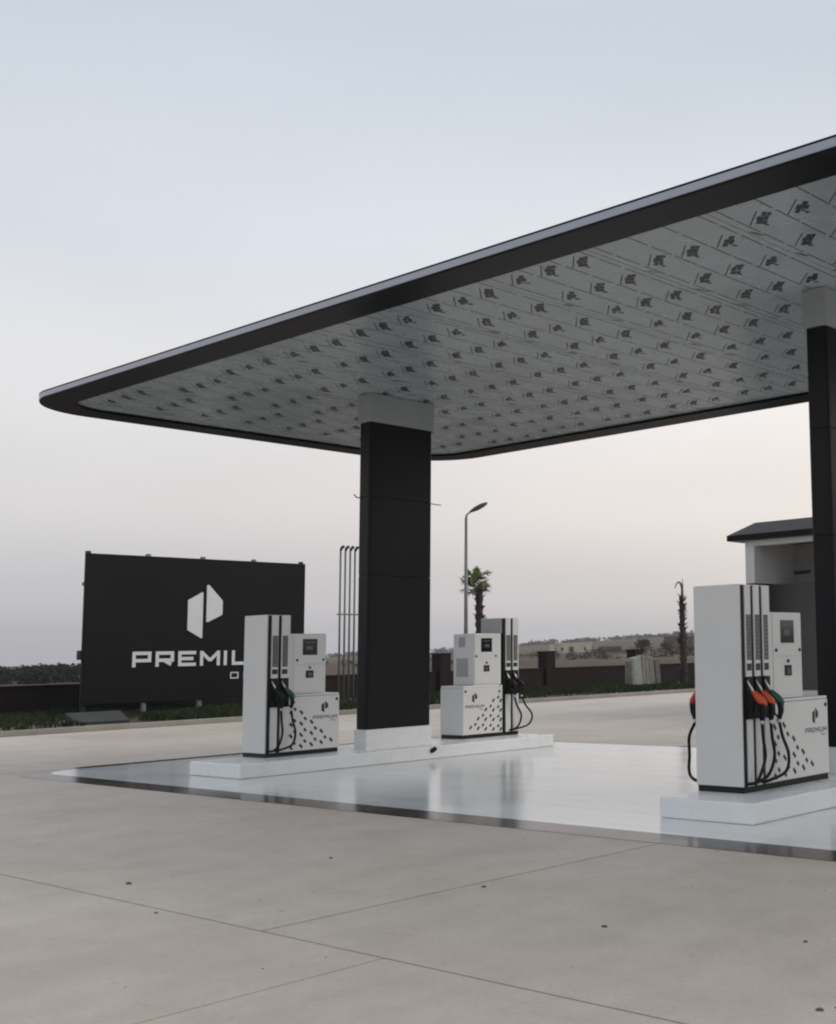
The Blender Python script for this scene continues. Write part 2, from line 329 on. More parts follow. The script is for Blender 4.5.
# polished white apron under the canopy with a dark border, corners follow the canopy
ap = thing('apron', 'glossy white painted apron below the canopy with dark border', None, (0, 0, 0)); tag(ap, kind='structure')
outl = rrect(PX0, PX1, PY0, PY1, (1.0, 1.0, 1.0, .95)); inl = rrect(PX0+.30, PX1-.22, PY0+.42, PY1-.20, (.9, .9, .9, .62))
fill = rrect(PX0-.02, PX1+.02, PY0-.02, PY1+.02, (.05, .05, .05, .05), 2)
b = MB(); b.add([(p[0], p[1], .002) for p in outl]+[(p[0], p[1], .002) for p in inl], [(i, (i+1) % len(outl), len(outl)+(i+1) % len(outl), len(outl)+i) for i in range(len(outl))]); b.build('border', 'dark_border', ap)
b = MB(); b.add([(p[0], p[1], .002) for p in inl], [tuple(range(len(inl)))]); b.build('white_floor', 'white_epoxy', ap)
boxo('corner_fill', 'concrete', ap, PX0+.003, PX1-.003, PY0+.003, PY1-.003, -.011, -.002)

# verge beyond the forecourt
tag(MB().box(-29.62, -29.42, -20, 72, -.2, .13).build('kerb', 'kerb', bevel=.02), kind='structure')
b = MB(); nx, ny = 12, 120
vs = [(-29.62-7.9*i/nx, -20+92*j/ny, .07+.05*math.sin(i*1.3+j*.7)+R.uniform(-.02, .02)+.06*i/nx) for j in range(ny+1) for i in range(nx+1)]
b.add(vs, [(j*(nx+1)+i, j*(nx+1)+i+1, (j+1)*(nx+1)+i+1, (j+1)*(nx+1)+i) for j in range(ny) for i in range(nx)], True)
tag(b.build('verge', 'soil'), kind='structure')

# ------------------------------------------------------------------ islands
def island(x0, x1, y0, y1, label):
    t = thing('pump_island', label, 'island', ((x0+x1)/2, (y0+y1)/2, 0), 'pump islands')
    MB().box(x0, x1, y0, y1, .004, .2).build('island_kerb', 'island_white', t, bevel=.018, seg=3)
    return t
island(-16.42, -15.12, 9.16, 15.12, 'long white painted island under the left pillar carrying two pumps')
island(-7.62, -6.50, 9.05, 15.12, 'white painted island under the right pillar and the orange nozzle pump')

# ------------------------------------------------------------------ pillars
def pillar(x0, x1, y0, y1, label, wires):
    t = thing('canopy_pillar', label, 'pillar', ((x0+x1)/2, (y0+y1)/2, .2), 'canopy pillars')
    boxo('plinth', 'island_white', t, x0-.012, x1+.012, y0-.012, y1+.012, .198, .497)
    boxo('core', 'dark_metal', t, x0+.03, x1-.03, y0+.03, y1-.03, .498, 5.70)
    zs = [.5, 2.895, 4.14, 5.345]
    for a, b_ in zip(zs, zs[1:]):
        b = MB(); b.prism([(q[0], q[1]) for q in rrect(x0, x1, y0, y1, (.04,)*4, 5)], a+.004, b_-.004); b.build('cladding_panel', 'pillar_black', t)
    boxo('collar', 'collar_grey', t, x0-.02, x1+.02, y0-.02, y1+.02, 5.347, 5.80)
    if wires:
        MB().tube([(x0+.05, y0+.02, 4.14), (x0-.04, y0-.01, 4.15), (x0-.09, y0-.02, 4.205)], .010, 6).build('loose_wire', 'dark_metal', t)
        MB().tube([(x1-.06, y1-.02, 4.14), (x1-.02, y1+.08, 4.125), (x1, y1+.19, 4.12)], .008, 6).build('loose_wire', 'dark_metal', t)
pillar(-15.90, -15.62, 11.57, 12.81, 'black clad pillar between two white pumps with wire ends poking out', True)
pillar(-7.39, -7.11, 11.58, 12.80, 'black clad pillar at the right edge behind the orange nozzle pump', False)

# ------------------------------------------------------------------ canopy
ZC = 5.75
CX0, CX1, CY0, CY1 = -20.42, 4.4, 8.24, 16.78
cp = thing('canopy', 'large flat black edged canopy with rounded corners and film covered ceiling', 'canopy', ((CX0+CX1)/2, (CY0+CY1)/2, ZC))
oc = rrect(CX0, CX1, CY0, CY1, (1.4, 1.4, 1.5, 1.12), 14); ic = rrect(CX0+.5, CX1-.5, CY0+.5, CY1-.5, (.95, .95, 1.05, .7), 14)
b = MB(); n = len(oc)
b.add([(p[0]-.02*p[2], p[1]-.02*p[3], ZC) for p in oc]+[(p[0], p[1], ZC+.006) for p in ic]+[(p[0], p[1], ZC+.05) for p in ic],
      [(i, (i+1) % n, n+(i+1) % n, n+i) for i in range(n)]+[(n+i, n+(i+1) % n, 2*n+(i+1) % n, 2*n+i) for i in range(n)])
b.build('soffit_border', 'fascia_black', cp)
sweep(oc, [(-.02, ZC+.0005), (-.004, ZC+.004), (0, ZC+.018)], 'fascia_lip', 'fascia_black', cp)
sweep(oc, [(0, ZC+.0185), (.003, ZC+.024), (.003, ZC+.097), (-.002, ZC+.102)], 'fascia_band', 'fascia_silver', cp)
sweep(oc, [(-.002, ZC+.1025), (.006, ZC+.104), (.006, ZC+.118), (-.06, ZC+.122)], 'fascia_cap', 'fascia_black', cp)
b = MB(); b.add([(p[0]-.05*p[2], p[1]-.05*p[3], ZC+.118) for p in oc], [tuple(range(n))]); b.build('roof_deck', 'roof_grey', cp)
# ceiling sheets, still in their printed protective film
W = 1.596; X_SEAM = -6.735; ROWS = (.335, .805, 1.275)
def glyph(b, cx, cy, z, kind, q):
    def rect(u0, u1, v0, v1, dz):
        s = .70711; pts = []
        for u, v in ((u0*1.3, v0*.62), (u1*1.3, v0*.62), (u1*1.3, v1*.62), (u0*1.3, v1*.62)): pts.append((cx+(-u+v)*s, cy+(u+v)*s, z-dz))
        b.add(pts, [(0, 1, 2, 3)])
    rect(-.15, .15, -.155, -.132, 0)
    blocks = [(-.14, -.055, -.05, .035), (-.058, .03, -.085, .01), (.03, .115, -.06, .03), (-.15, -.08, .035, .105), (-.07, .02, .012, .095), (.03, .11, .035, .11), (.10, .135, .09, .165)]
    if kind: blocks = [(-.13, -.05, -.02, .07), (-.052, .035, -.075, .02), (.035, .115, -.06, .02), (-.05, .03, .022, .11), (.035, .07, .03, .09), (.07, .105, .10, .18)]
    for i, (u0, u1, v0, v1) in enumerate(blocks):
        j = lambda: R.uniform(-.008, .008)
        rect(u0+j(), u1+j(), v0+j(), v1+j(), .0002*(i+1))
k0 = -9; k1 = 7
for k in range(k0, k1):
    sx0 = X_SEAM + k*W; sx1 = sx0+W
    x0, x1 = max(sx0, CX0+.46)+.006, min(sx1, CX1-.46)-.006
    if x1-x0 < .05: continue
    ph = {0: .30, -1: .62, -2: .1}.get(k, R.uniform(0, .8))
    for (ya, yb) in ((CY0+.46, CY1-.46),):
        zt = ZC+.055+R.uniform(0, .0035)
        sh = boxo('soffit_sheet', 'soffit_film', cp, x0, x1, ya, yb, zt, zt+.006)
        bp_, bl, bs = MB(), MB(), MB()
        y = ya+.2+((ph-ya) % .8)
        while y < yb-.22:
            for r_, rx in enumerate(ROWS):
                px = sx0+rx
                if x0+.15 < px < x1-.1: glyph(bp_, px+R.uniform(-.01, .01), y+R.uniform(-.01, .01), zt-.0008, (r_+k) % 3 == 1, R)
            if x0 < sx0+.06 < x1 and R.random() < .6:
                u = y+R.uniform(.1, .3); d = R.uniform(.12, .25)
                bs.add([(sx0+.015, u, zt-.0007), (sx0+.05+R.uniform(0, .04), u+.05, zt-.0007), (sx0+.085, u+d, zt-.0007), (sx0+.045, u+d*.9, zt-.0007), (sx0+.02, u+d*.4, zt-.0007)], [(0, 1, 2, 3, 4)])
            y += .80
        for lx in (.10, .57, 1.04, 1.49):
            px = sx0+lx
            if not (x0+.01 < px < x1-.01): continue
            y = ya+.02
            while y < yb-.1:
                L_ = R.uniform(.30, .46); e = min(y+L_, yb-.02); bl.add([(px, y, zt-.0008), (px+.018, y, zt-.0008), (px+.018, e, zt-.0008), (px, e, zt-.0008)], [(0, 1, 2, 3)]); y = e+R.uniform(.03, .07)
        if bp_.v: tag(bp_.build('film_logo_print', 'film_print', sh), kind='stuff')
        if bl.v: tag(bl.build('film_line_print', 'film_line', sh), kind='stuff')
        if bs.v: tag(bs.build('film_scuff', 'film_scuff', sh), kind='stuff')

# ------------------------------------------------------------------ pumps
def pump(name, label, X, y0, s, nb, Ltot, Lmod, Lcol, covers, hose_dir, back_covers=()):
    """X: face towards +X; y0: outer end of the hose column; s=+1 column at the near end, -1 at the far end"""
    WD = .59; zb = .2
    Y = lambda l: y0+s*l
    B = Y if s > 0 else (lambda l: Y(Lcol-l))
    t = thing(name, label, 'fuel pump', (X-WD/2, Y(Ltot/2), zb), 'fuel pumps on the islands')
    boxo('base_plinth', 'black_plastic', t, X-WD+.012, X-.012, Y(.012), Y(Ltot-.012), zb+.001, zb+.062)
    # hose column: white end panel, dark recesses and white bay strips
    zt = 2.26; bz = zb+.062
    boxo('end_panel', 'pump_side', t, X-WD, X-.012, Y(0), Y(.028), bz, zt, bevel=.006)
    boxo('column_core', 'black_plastic', t, X-WD+.035, X-.035, Y(.029), Y(Lcol-.03), bz, zt-.012)
    boxo('column_cap', 'pump_side', t, X-WD+.03, X-.03, Y(.029), Y(Lcol-.002), zt-.011, zt-.001)
    boxo('end_panel', 'pump_grey', t, X-WD+.034, X-.034, Y(Lcol-.029), Y(Lcol-.001), 1.99, zt-.012)
    pitch = (Lcol-.06)/nb; dk = .052
    for sgn, xf in ((1, X), (-1, X-WD)):
        inn = xf-sgn*.034
        boxo('corner_trim', 'black_plastic', t, inn, xf-sgn*.006, B(.029), B(.05), bz, zt-.012)
        for k in range(nb):
            a = .03+k*pitch+dk; e = .03+(k+1)*pitch if k < nb-1 else Lcol-(0 if s > 0 else .03)
            boxo('bay_strip', 'pump_white', t, inn, xf, B(a), B(e), 1.335, zt-.004, bevel=.004)
            boxo('bay_strip', 'pump_white', t, inn, xf, B(a), B(e), bz, .915, bevel=.004)
            me_ = min(e, a+pitch-dk)
            # nozzle boot
            bt = boxo('nozzle_boot', 'black_plastic', t, inn, xf+sgn*.006, B(a-.008), B(me_+.006), .918, 1.332, bevel=.006)
            # fuel grade label
            lb = boxo('grade_label', 'print_grey', t, xf+sgn*.0005, xf+sgn*.0022, B(a+.014), B(me_-.008), 1.50, 1.955)
            b = MB(); z = 1.52
            while z < 1.93:
                h = R.uniform(.018, .034); b.box(xf+sgn*.0022, xf+sgn*.003, B(a+.028), B(me_-.02), z, z+h*.55); z += h+.012
            tag(b.build('label_lettering', 'label_text', lb), kind='stuff')
            boxo('grade_label', 'print_black', t, xf+sgn*.0005, xf+sgn*.0022, B(a+.012), B(me_-.01), 1.395, 1.465)
            boxo('grip_strip', 'black_plastic', t, xf-sgn*.033, xf-sgn*.012, B(a-dk+.004), B(a-.004), bz, zt-.012)
    boxo('nozzle_rest', 'black_plastic', t, X+.0065, X+.045, B(.03+dk-.006), B(.03+nb*pitch), .925, 1.0, bevel=.006)
    # nozzles and hoses
    def nozzle(sgn, k, cov, droop):
        xf = X if sgn > 0 else X-WD
        a = .03+k*pitch+dk; yc = a+(pitch-dk)/2
        o = lambda d: xf+sgn*d*(1.45 if sgn < 0 and k == 0 else 1.0)
        b = MB()
        # grip body, lofted; the nozzle leans out of its boot
        b.tube([(o(.09), B(yc+.03), 1.13), (o(.125), B(yc+.05), 1.05), (o(.125), B(yc+.058), .98), (o(.105), B(yc+.055), .90)], [.032, .034, .030, .022], 8)
        nz = b.build('nozzle', 'black_plastic', t)
        MB().tube([(o(.008), B(yc-.05), 1.30), (o(.03), B(yc-.026), 1.235), (o(.055), B(yc-.004), 1.17)], [.011, .014, .017], 8).build('spout', 'steel', nz)
        MB().tube([(o(.045), B(yc-.014), 1.195), (o(.06), B(yc+.004), 1.165), (o(.085), B(yc+.026), 1.125), (o(.115), B(yc+.05), 1.085), (o(.132), B(yc+.064), 1.055), (o(.13), B(yc+.066), 1.03)],
                  [.014, .030, .041, .042, .034, .015], 10).build('splash_cover', cov, nz)
        MB().tube(catmull([(o(.08), B(yc+.02), 1.12), (o(.075), B(yc-.004), 1.05), (o(.08), B(yc-.004), .98), (o(.10), B(yc+.04), .915)], 4), .010, 6).build('trigger_guard', 'black_plastic', nz)
        MB().tube([(o(.106), B(yc+.056), .91), (o(.103), B(yc+.054), .865)], .021, 8).build('swivel', 'steel', nz)
        d = droop; ex = 2.3 if sgn < 0 and k == 0 else 1.0; o2 = o; o = lambda q: xf+sgn*q*ex
        pts = [(o2(.103), B(yc+.054), .875), (o(.105), B(yc+.056+d[0]*.35), .72), (o(.11), B(yc+.056+d[0]), .54), (o(.10), B(yc+.056+d[1]), .37), (o(.055), B(d[2]+.05), .30), (o(-.02), B(d[2]), .285)]
        MB().tube(catmull(pts, 7), .0165, 8).build('hose', 'rubber', t)
    for k, c in enumerate(covers): nozzle(1, k, c, hose_dir[k])
    for k, c in enumerate(back_covers): nozzle(-1, k, c, (.02, -.02, .06+.1*k))
    # display module
    zm = 1.985; m0 = Lcol+.004; xm0, xm1 = X-WD+.03, X-.03
    boxo('column_filler', 'pump_white', t, X-WD+.02, X-.02, Y(Lcol+.001), Y(m0+.05), bz, 1.05)
    md = boxo('display_module', 'pump_white', t, xm0, xm1, Y(m0), Y(Lmod), 1.094, zm, bevel=.008)
    mc = (m0+Lmod)/2; mw = Lmod-m0
    for sgn, xf in ((1, xm1), (-1, xm0)):
        sx = lambda d: xf+sgn*d
        boxo('door', 'pump_white', md, sx(.0005), sx(.007), Y(m0+.075), Y(Lmod-.012), 1.53, zm-.012, bevel=.003)
        boxo('door', 'pump_white', md, sx(.0005), sx(.007), Y(m0+.075), Y(Lmod-.012), 1.125, 1.523, bevel=.003)
        c0 = m0+.075+(mw-.087)/2; hw = .125
        scn = boxo('screen', 'screen', t, sx(.0065), sx(.012), Y(c0-hw), Y(c0+hw), 1.665, 1.905, bevel=.003)
        boxo('digits', 'screen_grey', scn, sx(.0121), sx(.0125), Y(c0-hw+.05), Y(c0+hw-.05), 1.845, 1.862)
        boxo('digits', 'screen_grey', scn, sx(.0121), sx(.0125), Y(c0-hw+.06), Y(c0+hw-.08), 1.745, 1.800)
        kp = boxo('keypad', 'black_plastic', t, sx(.0065), sx(.014), Y(c0-.065), Y(c0+.065), 1.325, 1.435, bevel=.004)
        boxo('card_slot', 'screen_grey', kp, sx(.0141), sx(.016), Y(c0-.025), Y(c0+.035), 1.345, 1.405)
        MB().tube([(sx(.006), Y(c0), 1.478), (sx(.02), Y(c0), 1.478)], .018, 10).build('receipt_knob', 'black_plastic', t)
        for yy in (m0+.13, Lmod-.05):
            MB().tube([(sx(.006), Y(yy), 1.592), (sx(.014), Y(yy), 1.592)], .019, 12).build('lock', 'black_plastic', t)
    if s < 0:   # ventilation grilles on the end of the display module that faces the forecourt
        for (za, zb_, xa, xb) in ((1.755, 1.93, X-WD+.17, X-WD+.33), (1.24, 1.56, X-WD+.11, X-WD+.41)):
            gr = boxo('grille', 'pump_grey', t, xa, xb, Y(Lmod+.0005), Y(Lmod+.004), za, zb_)
            b = MB(); z = za+.012
            while z < zb_-.012: b.box(xa+.008, xb-.008, Y(Lmod+.004), Y(Lmod+.008), z, z+.008); z += .02
            tag(b.build('louvre', 'pump_grey', gr), kind='stuff')
    # lower cabinet
    zc = 1.09
    cb = boxo('cabinet', 'pump_white', t, X-WD, X, Y(m0+.05), Y(Ltot), bz+.001, zc-.035, bevel=.007)
    boxo('cabinet_top', 'pump_white', t, X-WD+.002, X-.002, Y(m0+.05), Y(Ltot-.002), zc-.032, zc, bevel=.012)
    boxo('front_margin', 'pump_white', t, X-.03, X-.001, Y(Lcol+.001), Y(m0+.047), bz+.001, zc-.006)
    # printed dots, logo and name on the cabinet front
    b = MB()
    for q, (l_, ztop) in enumerate(((.03, .55), (.09, .61), (.20, .56), (.265, .465), (.375, .41), (.44, .315), (.545, .265), (.61, .17), (.715, .125))):
        z_ = bz+ztop; yl = m0+.005+l_
        while z_ > bz+.025 and yl < Ltot-.07:
            sl = .027 if q % 2 else .035
            c = Vector((Y(yl), z_)); dd = Vector((s*.66, -.75)); nn = Vector((.75, s*.66))*.0185
            b.prism([tuple(p) for p in (c-dd*sl-nn, c+dd*sl-nn, c+dd*sl+nn, c-dd*sl+nn)], X+.0004, X+.0014, 'x'); z_ -= .165
    tag(b.build('dot_print', 'print_black', cb), kind='stuff')
    ly = Ltot-.255 if s > 0 else Ltot-.255; lz = .885
    for h in (0, 1): b = MB(); logo(b, Y(ly), lz, .105, X+.0004, .0012, h); b.build('logo_half', 'print_black', cb)
    b = MB(); wordmark(b, Y(ly)-.205, Y(ly)+.215, .71, .052, .0105, X+.0004, .001); tag(b.build('name_lettering', 'print_grey', cb), kind='stuff')
    b = MB(); wordmark(b, Y(ly)+.11, Y(ly)+.21, .672, .022, .005, X+.0004, .001, 'OIL'); tag(b.build('name_lettering', 'print_grey', cb), kind='stuff')
    for yy, zz in ((Ltot-.05, .995),) + (((m0+.07, .975),) if s < 0 or nb == 2 else ()):
        MB().tube([(X-.001, Y(yy), zz), (X+.009, Y(yy), zz)], .02, 12).build('lock', 'black_plastic', t)
    return t
pump('fuel_pump', 'white two hose pump with green nozzle cover in front of the black billboard', -15.76, 9.92, 1, 2, 1.25, 1.02, .385,
     ('black_plastic', 'green_cover'), [(.02, -.03, .06), (.07, .03, .16)])
pump('fuel_pump', 'white two hose pump with all black nozzles right of the black pillar', -15.83, 14.97, -1, 2, 1.29, 1.03, .40,
     ('black_plastic', 'black_plastic'), [(.15, .10, .16), (.24, .17, .20)])
pump('fuel_pump', 'tall white pump with two orange nozzles and a green one, nearest right', -7.00, 9.61, 1, 3, 1.58, 1.14, .515,
     ('orange_cover', 'orange_cover', 'green_cover'), [(.03, -.05, .07), (.04, -.05, .10), (.14, .10, .30)], ('red_cover', 'orange_cover', 'green_cover'))

# ------------------------------------------------------------------ billboard
XB = -34.3
t = thing('billboard', 'large black roadside board with white logo reading PREMIUM OIL', 'billboard', (XB, 19.4, 0))
boxo('panel', 'board_black', t, XB-.06, XB, 15.93, 22.93, .47, 4.71, bevel=.01)
for yy in (16.02, 17.75, 19.45, 21.15, 22.84):
    boxo('post', 'dark_metal' if yy < 17 or yy > 22 else 'galvanised', t, XB-.20, XB-.065, yy-.05, yy+.05, -.05, 4.78)
boxo('back_rail', 'galvanised', t, XB-.26, XB-.205, 15.95, 22.9, 1.2, 1.3); boxo('back_rail', 'galvanised', t, XB-.26, XB-.205, 15.95, 22.9, 3.8, 3.9)
boxo('junction_box', 'dark_metal', t, XB-.2, XB-.06, 15.85, 15.925, 1.72, 1.98)
for h in (0, 1): b = MB(); logo(b, 19.495, 3.10, 1.0, XB+.002, .025, h); b.build('logo_half', 'sign_white', t)
y = 17.31; u = 4.41/7.98
for ch, k in zip('PREMIUM', (1, 1, 1, 1.15, .24, 1, 1.15)):
    b = MB(); letter(b, ch, y, 1.48, max(k*u, .098), .445, .098, XB+.002, .02); b.build('letter', 'sign_white', t); y += (k+.24)*u
y = 20.36
for ch, wd in (('O', .27), ('I', .05), ('L', .24)):
    b = MB(); letter(b, ch, y, 1.065, wd, .20, .034, XB+.002, .02); b.build('letter', 'sign_white', t); y += wd+.17

# ------------------------------------------------------------------ boundary wall
XW = -37.4
t = thing('boundary_wall', 'low dark brown boundary wall with taller square posts', 'wall', (XW, 30, 0))
for k in range(-4, 7):
    yy = 31.2+5.8*k
    boxo('post', 'wall_brown', t, XW-.27, XW+.27, yy-.27, yy+.27, -.1, 1.68, bevel=.02)
    boxo('post_cap', 'wall_brown', t, XW-.31, XW+.31, yy-.31, yy+.31, 1.682, 1.74, bevel=.02)
    boxo('wall_panel', 'wall_brown', t, XW-.12, XW+.12, yy+.272, yy+5.8-.272, -.1, .96)
    boxo('coping', 'wall_brown', t, XW-.16, XW+.16, yy+.272, yy+5.8-.272, .962, 1.02, bevel=.015)

# ------------------------------------------------------------------ vent pipes, lamp, palms, stone pile, slab
XV = -34.0
for k in range(4):
    yy = 24.06+.19*k
    t = thing('vent_pipe', ('leftmost', 'second from left', 'third from left', 'rightmost')[k]+' of the four thin tank vent pipes', 'vent pipe', (XV, yy, .1), 'tank vent pipes')
    MB().tube([(XV, yy, 0), (XV, yy, 5.2)], .034, 8).build('pipe', 'galvanised', t)
    MB().tube([(XV, yy, 5.2), (XV+.01, yy+.03, 5.28), (XV+.02, yy+.08, 5.33), (XV+.03, yy+.12, 5.32)], [.04, .05, .055, .045], 8).build('vent_head', 'dark_metal', t)
tag(MB().box(XV+.030, XV+.062, 23.92, 24.74, 3.04, 3.09).build('pipe_bracket', 'galvanised'), 'thin horizontal bar tying the four vent pipes together', 'bracket')
t = thing('street_lamp', 'tall grey street lamp with dark head tilted up', 'street lamp', (-34, 29.5, .1))
MB().tube([(-34, 29.5, 0), (-34, 29.5, 3), (-34, 29.49, 6.70)], [.085, .07, .05], 10).build('pole', 'galvanised', t)
MB().tube([(-34, 29.49, 6.70), (-34, 29.52, 6.82), (-34, 29.72, 6.97)], .038, 8).build('arm', 'galvanised', t)
b = MB(); prof = [(0, .06), (.12, .11), (.35, .19), (.6, .20), (.82, .15), (.95, .05)]
a = Vector((-34, 29.66, 6.93)); d = Vector((0, .89, .46)).normalized(); up = d.cross(Vector((1, 0, 0))).normalized()
if up.z < 0: up = -up
vs = []
for q, wd in prof:
    for j in range(10):
        an = 2*math.pi*j/10; vs.append(a+d*q+Vector((1, 0, 0))*math.cos(an)*wd+up*math.sin(an)*wd*.42)
b.add(vs, [(i*10+j, i*10+(j+1) % 10, (i+1)*10+(j+1) % 10, (i+1)*10+j) for i in range(len(prof)-1) for j in range(10)]+[tuple(range(50, 60))], True); b.build('lamp_head', 'dark_metal', t)

def trunk(b, x, y, z0, z1, r0, r1, stubs, seg=26, lean=0.0):
    path = []; rad = []
    for i in range(seg+1):
        q = i/seg; path.append((x+.03*math.sin(q*5), y+lean*q, z0+(z1-z0)*q)); rad.append((r0+(r1-r0)*q)*(1.16 if i % 2 else .9)*R.uniform(.94, 1.06))
    b.tube(path, rad, 10)
    for i in range(stubs):
        q = R.uniform(.1, 1); an = R.uniform(0, 6.28); r = r0+(r1-r0)*q; z = z0+(z1-z0)*q; L_ = R.uniform(.05, .14)
        b.tube([(x+math.cos(an)*r*.8, y+lean*q+math.sin(an)*r*.8, z), (x+math.cos(an)*(r+L_), y+lean*q+math.sin(an)*(r+L_), z+L_*1.1)], [.03, .012], 4)
    return b
px, py = -35, 31.05
t = thing('palm_tree', 'palm with a small tuft of green fronds behind the lamp post', 'palm tree', (px, py, .1))
trunk(MB(), px, py, 0, 4.25, .17, .135, 90).build('trunk', 'palm_trunk', t)
for k in range(36):     # fan fronds, each its own leaf
    an = R.uniform(0, 6.28); elv = R.choice([R.uniform(.5, 1.5), R.uniform(-.35, .9)]); L_ = R.uniform(.18, .42)
    dr = Vector((math.cos(an)*math.cos(elv), math.sin(an)*math.cos(elv), math.sin(elv)))
    o = Vector((px, py-.2+R.uniform(-.14, .1), 4.30+R.uniform(-.25, .28))); e = o+dr*L_
    b = MB(); b.tube([o, (o+e)/2+Vector((0, 0, .02)), e], [.02, .015, .012], 4)
    side = dr.cross(Vector((0, 0, 1))).normalized() if abs(dr.z) < .98 else Vector((1, 0, 0)); nrm = side.cross(dr)
    for q in range(13):
        a_ = -1.15+2.3*q/12; ll = R.uniform(.34, .52)*(1-.25*abs(a_)/1.15)
        d1 = (dr*math.cos(a_)+side*math.sin(a_)).normalized(); tip = e+d1*ll+Vector((0, 0, -.16*ll-.08*abs(a_)))+nrm*R.uniform(-.07, .07); m_ = e+d1*ll*.5
        wv = d1.cross(nrm).normalized()*.034
        b.add([e, m_+wv, tip, m_-wv], [(0, 1, 2, 3)])
    b.build('frond', 'palm_leaf' if R.random() < .88 else 'palm_dry', t)
px, py = -33.8, 41.97
t = thing('palm_tree', 'bare dead looking palm trunk with one curled dry frond on top', 'palm tree', (px, py, .1))
trunk(MB(), px, py, 0, 4.1, .185, .10, 150, 30).build('trunk', 'palm_trunk', t)
MB().tube(catmull([(px, py, 4.05), (px, py+.02, 4.4), (px, py-.12, 4.68), (px, py-.34, 4.66), (px, py-.50, 4.42)], 5), [.07-.0025*i for i in range(21)], 6).build('frond', 'palm_dry', t)
MB().tube([(px, py, 4.1), (px+.03, py+.03, 4.5), (px+.05, py-.02, 4.86)], [.06, .035, .01], 5).build('frond', 'palm_dry', t)

t = thing('stone_pile', 'pale upright stone slabs standing together against the low wall', 'stone slabs', (-34.8, 40.3, .1))
yy = 39.4
for k, (wd, ht, mm_) in enumerate(((.2, 1.30, 'stone_pale'), (.52, 1.42, 'stone_grey'), (.24, 1.50, 'stone_pale'), (.28, 1.46, 'stone_pale'), (.34, 1.42, 'stone_pale'), (.30, 1.34, 'stone_pale'))):
    b = MB(); tl = R.uniform(-.03, .03); x0 = -34.6+R.uniform(-.06, .06)
    b.add([(x0, yy, 0), (x0, yy+wd, 0), (x0-.5, yy+wd, 0), (x0-.5, yy, 0), (x0-.12, yy+tl+.02, ht*.93), (x0-.12, yy+wd+tl-.01, ht), (x0-.5, yy+wd+tl-.01, ht), (x0-.5, yy+tl+.02, ht*.95)],
          [(0, 3, 2, 1), (4, 5, 6, 7), (0, 1, 5, 4), (1, 2, 6, 5), (2, 3, 7, 6), (3, 0, 4, 7)]); b.build('stone_slab', mm_, t, bevel=.02); yy += wd+.02
t = thing('broken_paving_stone', 'dark grey paving stone lying tilted on the verge left of the billboard', 'paving stone', (-31.5, 15.4, .1))
b = MB(); b.add([(-31.2, 14.42, .14), (-31.2, 15.75, .14), (-31.95, 15.85, .37), (-31.95, 14.45, .37), (-31.24, 14.42, .05), (-31.24, 15.75, .05), (-31.99, 15.85, .28), (-31.99, 14.45, .28)],
              [(0, 1, 2, 3), (7, 6, 5, 4), (0, 4, 5, 1), (1, 5, 6, 2), (2, 6, 7, 3), (3, 7, 4, 0)]); b.build('slab', 'slab_grey', t, bevel=.01)
boxo('support_block', 'slab_grey', t, -31.95, -31.75, 14.5, 15.8, 0, .2)

tag(MB().tube([(-15.20, 12.43, .125), (-15.10, 12.43, .13), (-15.08, 12.45, .15), (-15.075, 12.47, .18)], .034, 8).build('conduit_stub', 'rubber'),
    'short black conduit end sticking out of the white island beside the pillar', 'conduit')

# ------------------------------------------------------------------ service building at the right
t = thing('service_building', 'white service building with dark overhanging roof at the right edge', 'building', (-9, 29, 0))
BY = 25.0; bx0, bx1 = -18.0, 1.0
boxo('rear_block', 'render_grey', t, bx0, bx1, BY+2.1, BY+8, 0, 4.40)
boxo('pier', 'render_white', t, bx0, bx0+.28, BY, BY+2.098, 3.31, 4.41)
boxo('pier', 'render_white', t, bx1-.28, bx1, BY, BY+2.098, 0, 4.41)
boxo('lintel', 'render_white', t, bx0+.282, bx1-.282, BY, BY+.24, 4.27, 4.41)
boxo('upper_wall', 'render_shaded', t, bx0+.282, bx1-.282, BY+1.85, BY+2.098, 3.30, 4.40)
boxo('shopfront', 'render_grey', t, bx0+.02, bx1-.3, BY+.9, BY+2.096, 0, 3.298)
boxo('pier', 'render_grey', t, bx0, bx0+.25, BY+.01, BY+.898, 0, 3.308)
boxo('sill', 'render_white', t, bx0+.3, bx1-.3, BY+.3, BY+.898, 0, .55)
for k in range(1, 8): boxo('mullion', 'dark_metal', t, bx0+.2+k*2.3, bx0+.28+k*2.3, BY+.87, BY+.899, .56, 3.29)
b = MB(); x = -17.75
for ch in range(9):
    wd = R.uniform(.03, .055); ht = R.uniform(.07, .11); b.box(x, x+wd, BY+1.83, BY+1.849, 3.60, 3.60+ht); x += wd+.022
tag(b.build('wall_lettering', 'print_black', t), kind='stuff')
ov = .44
rf = MB(); z0, z1, z2 = 4.42, 4.56, 4.93
E_ = [(bx0-ov, BY-.2), (bx1+ov, BY-.2), (bx1+ov, BY+8.5), (bx0-ov, BY+8.5)]
rf.prism(E_, z0, z1); rf.build('roof_fascia', 'fascia_black', t)
ins = .42; rf = MB(); T_ = [(bx0-ov+ins, BY-.2+.7), (bx1+ov-ins, BY-.2+.7), (bx1+ov-ins, BY+8.5-.9), (bx0-ov+ins, BY+8.5-.9)]
E2 = [(x+.0, y+.0) for x, y in E_]
rf.add([(*p, z1+.002) for p in E2]+[(*p, z2) for p in T_], [(0, 1, 5, 4), (1, 2, 6, 5), (2, 3, 7, 6), (3, 0, 4, 7), (4, 5, 6, 7)]); rf.build('roof', 'roof_grey', t)

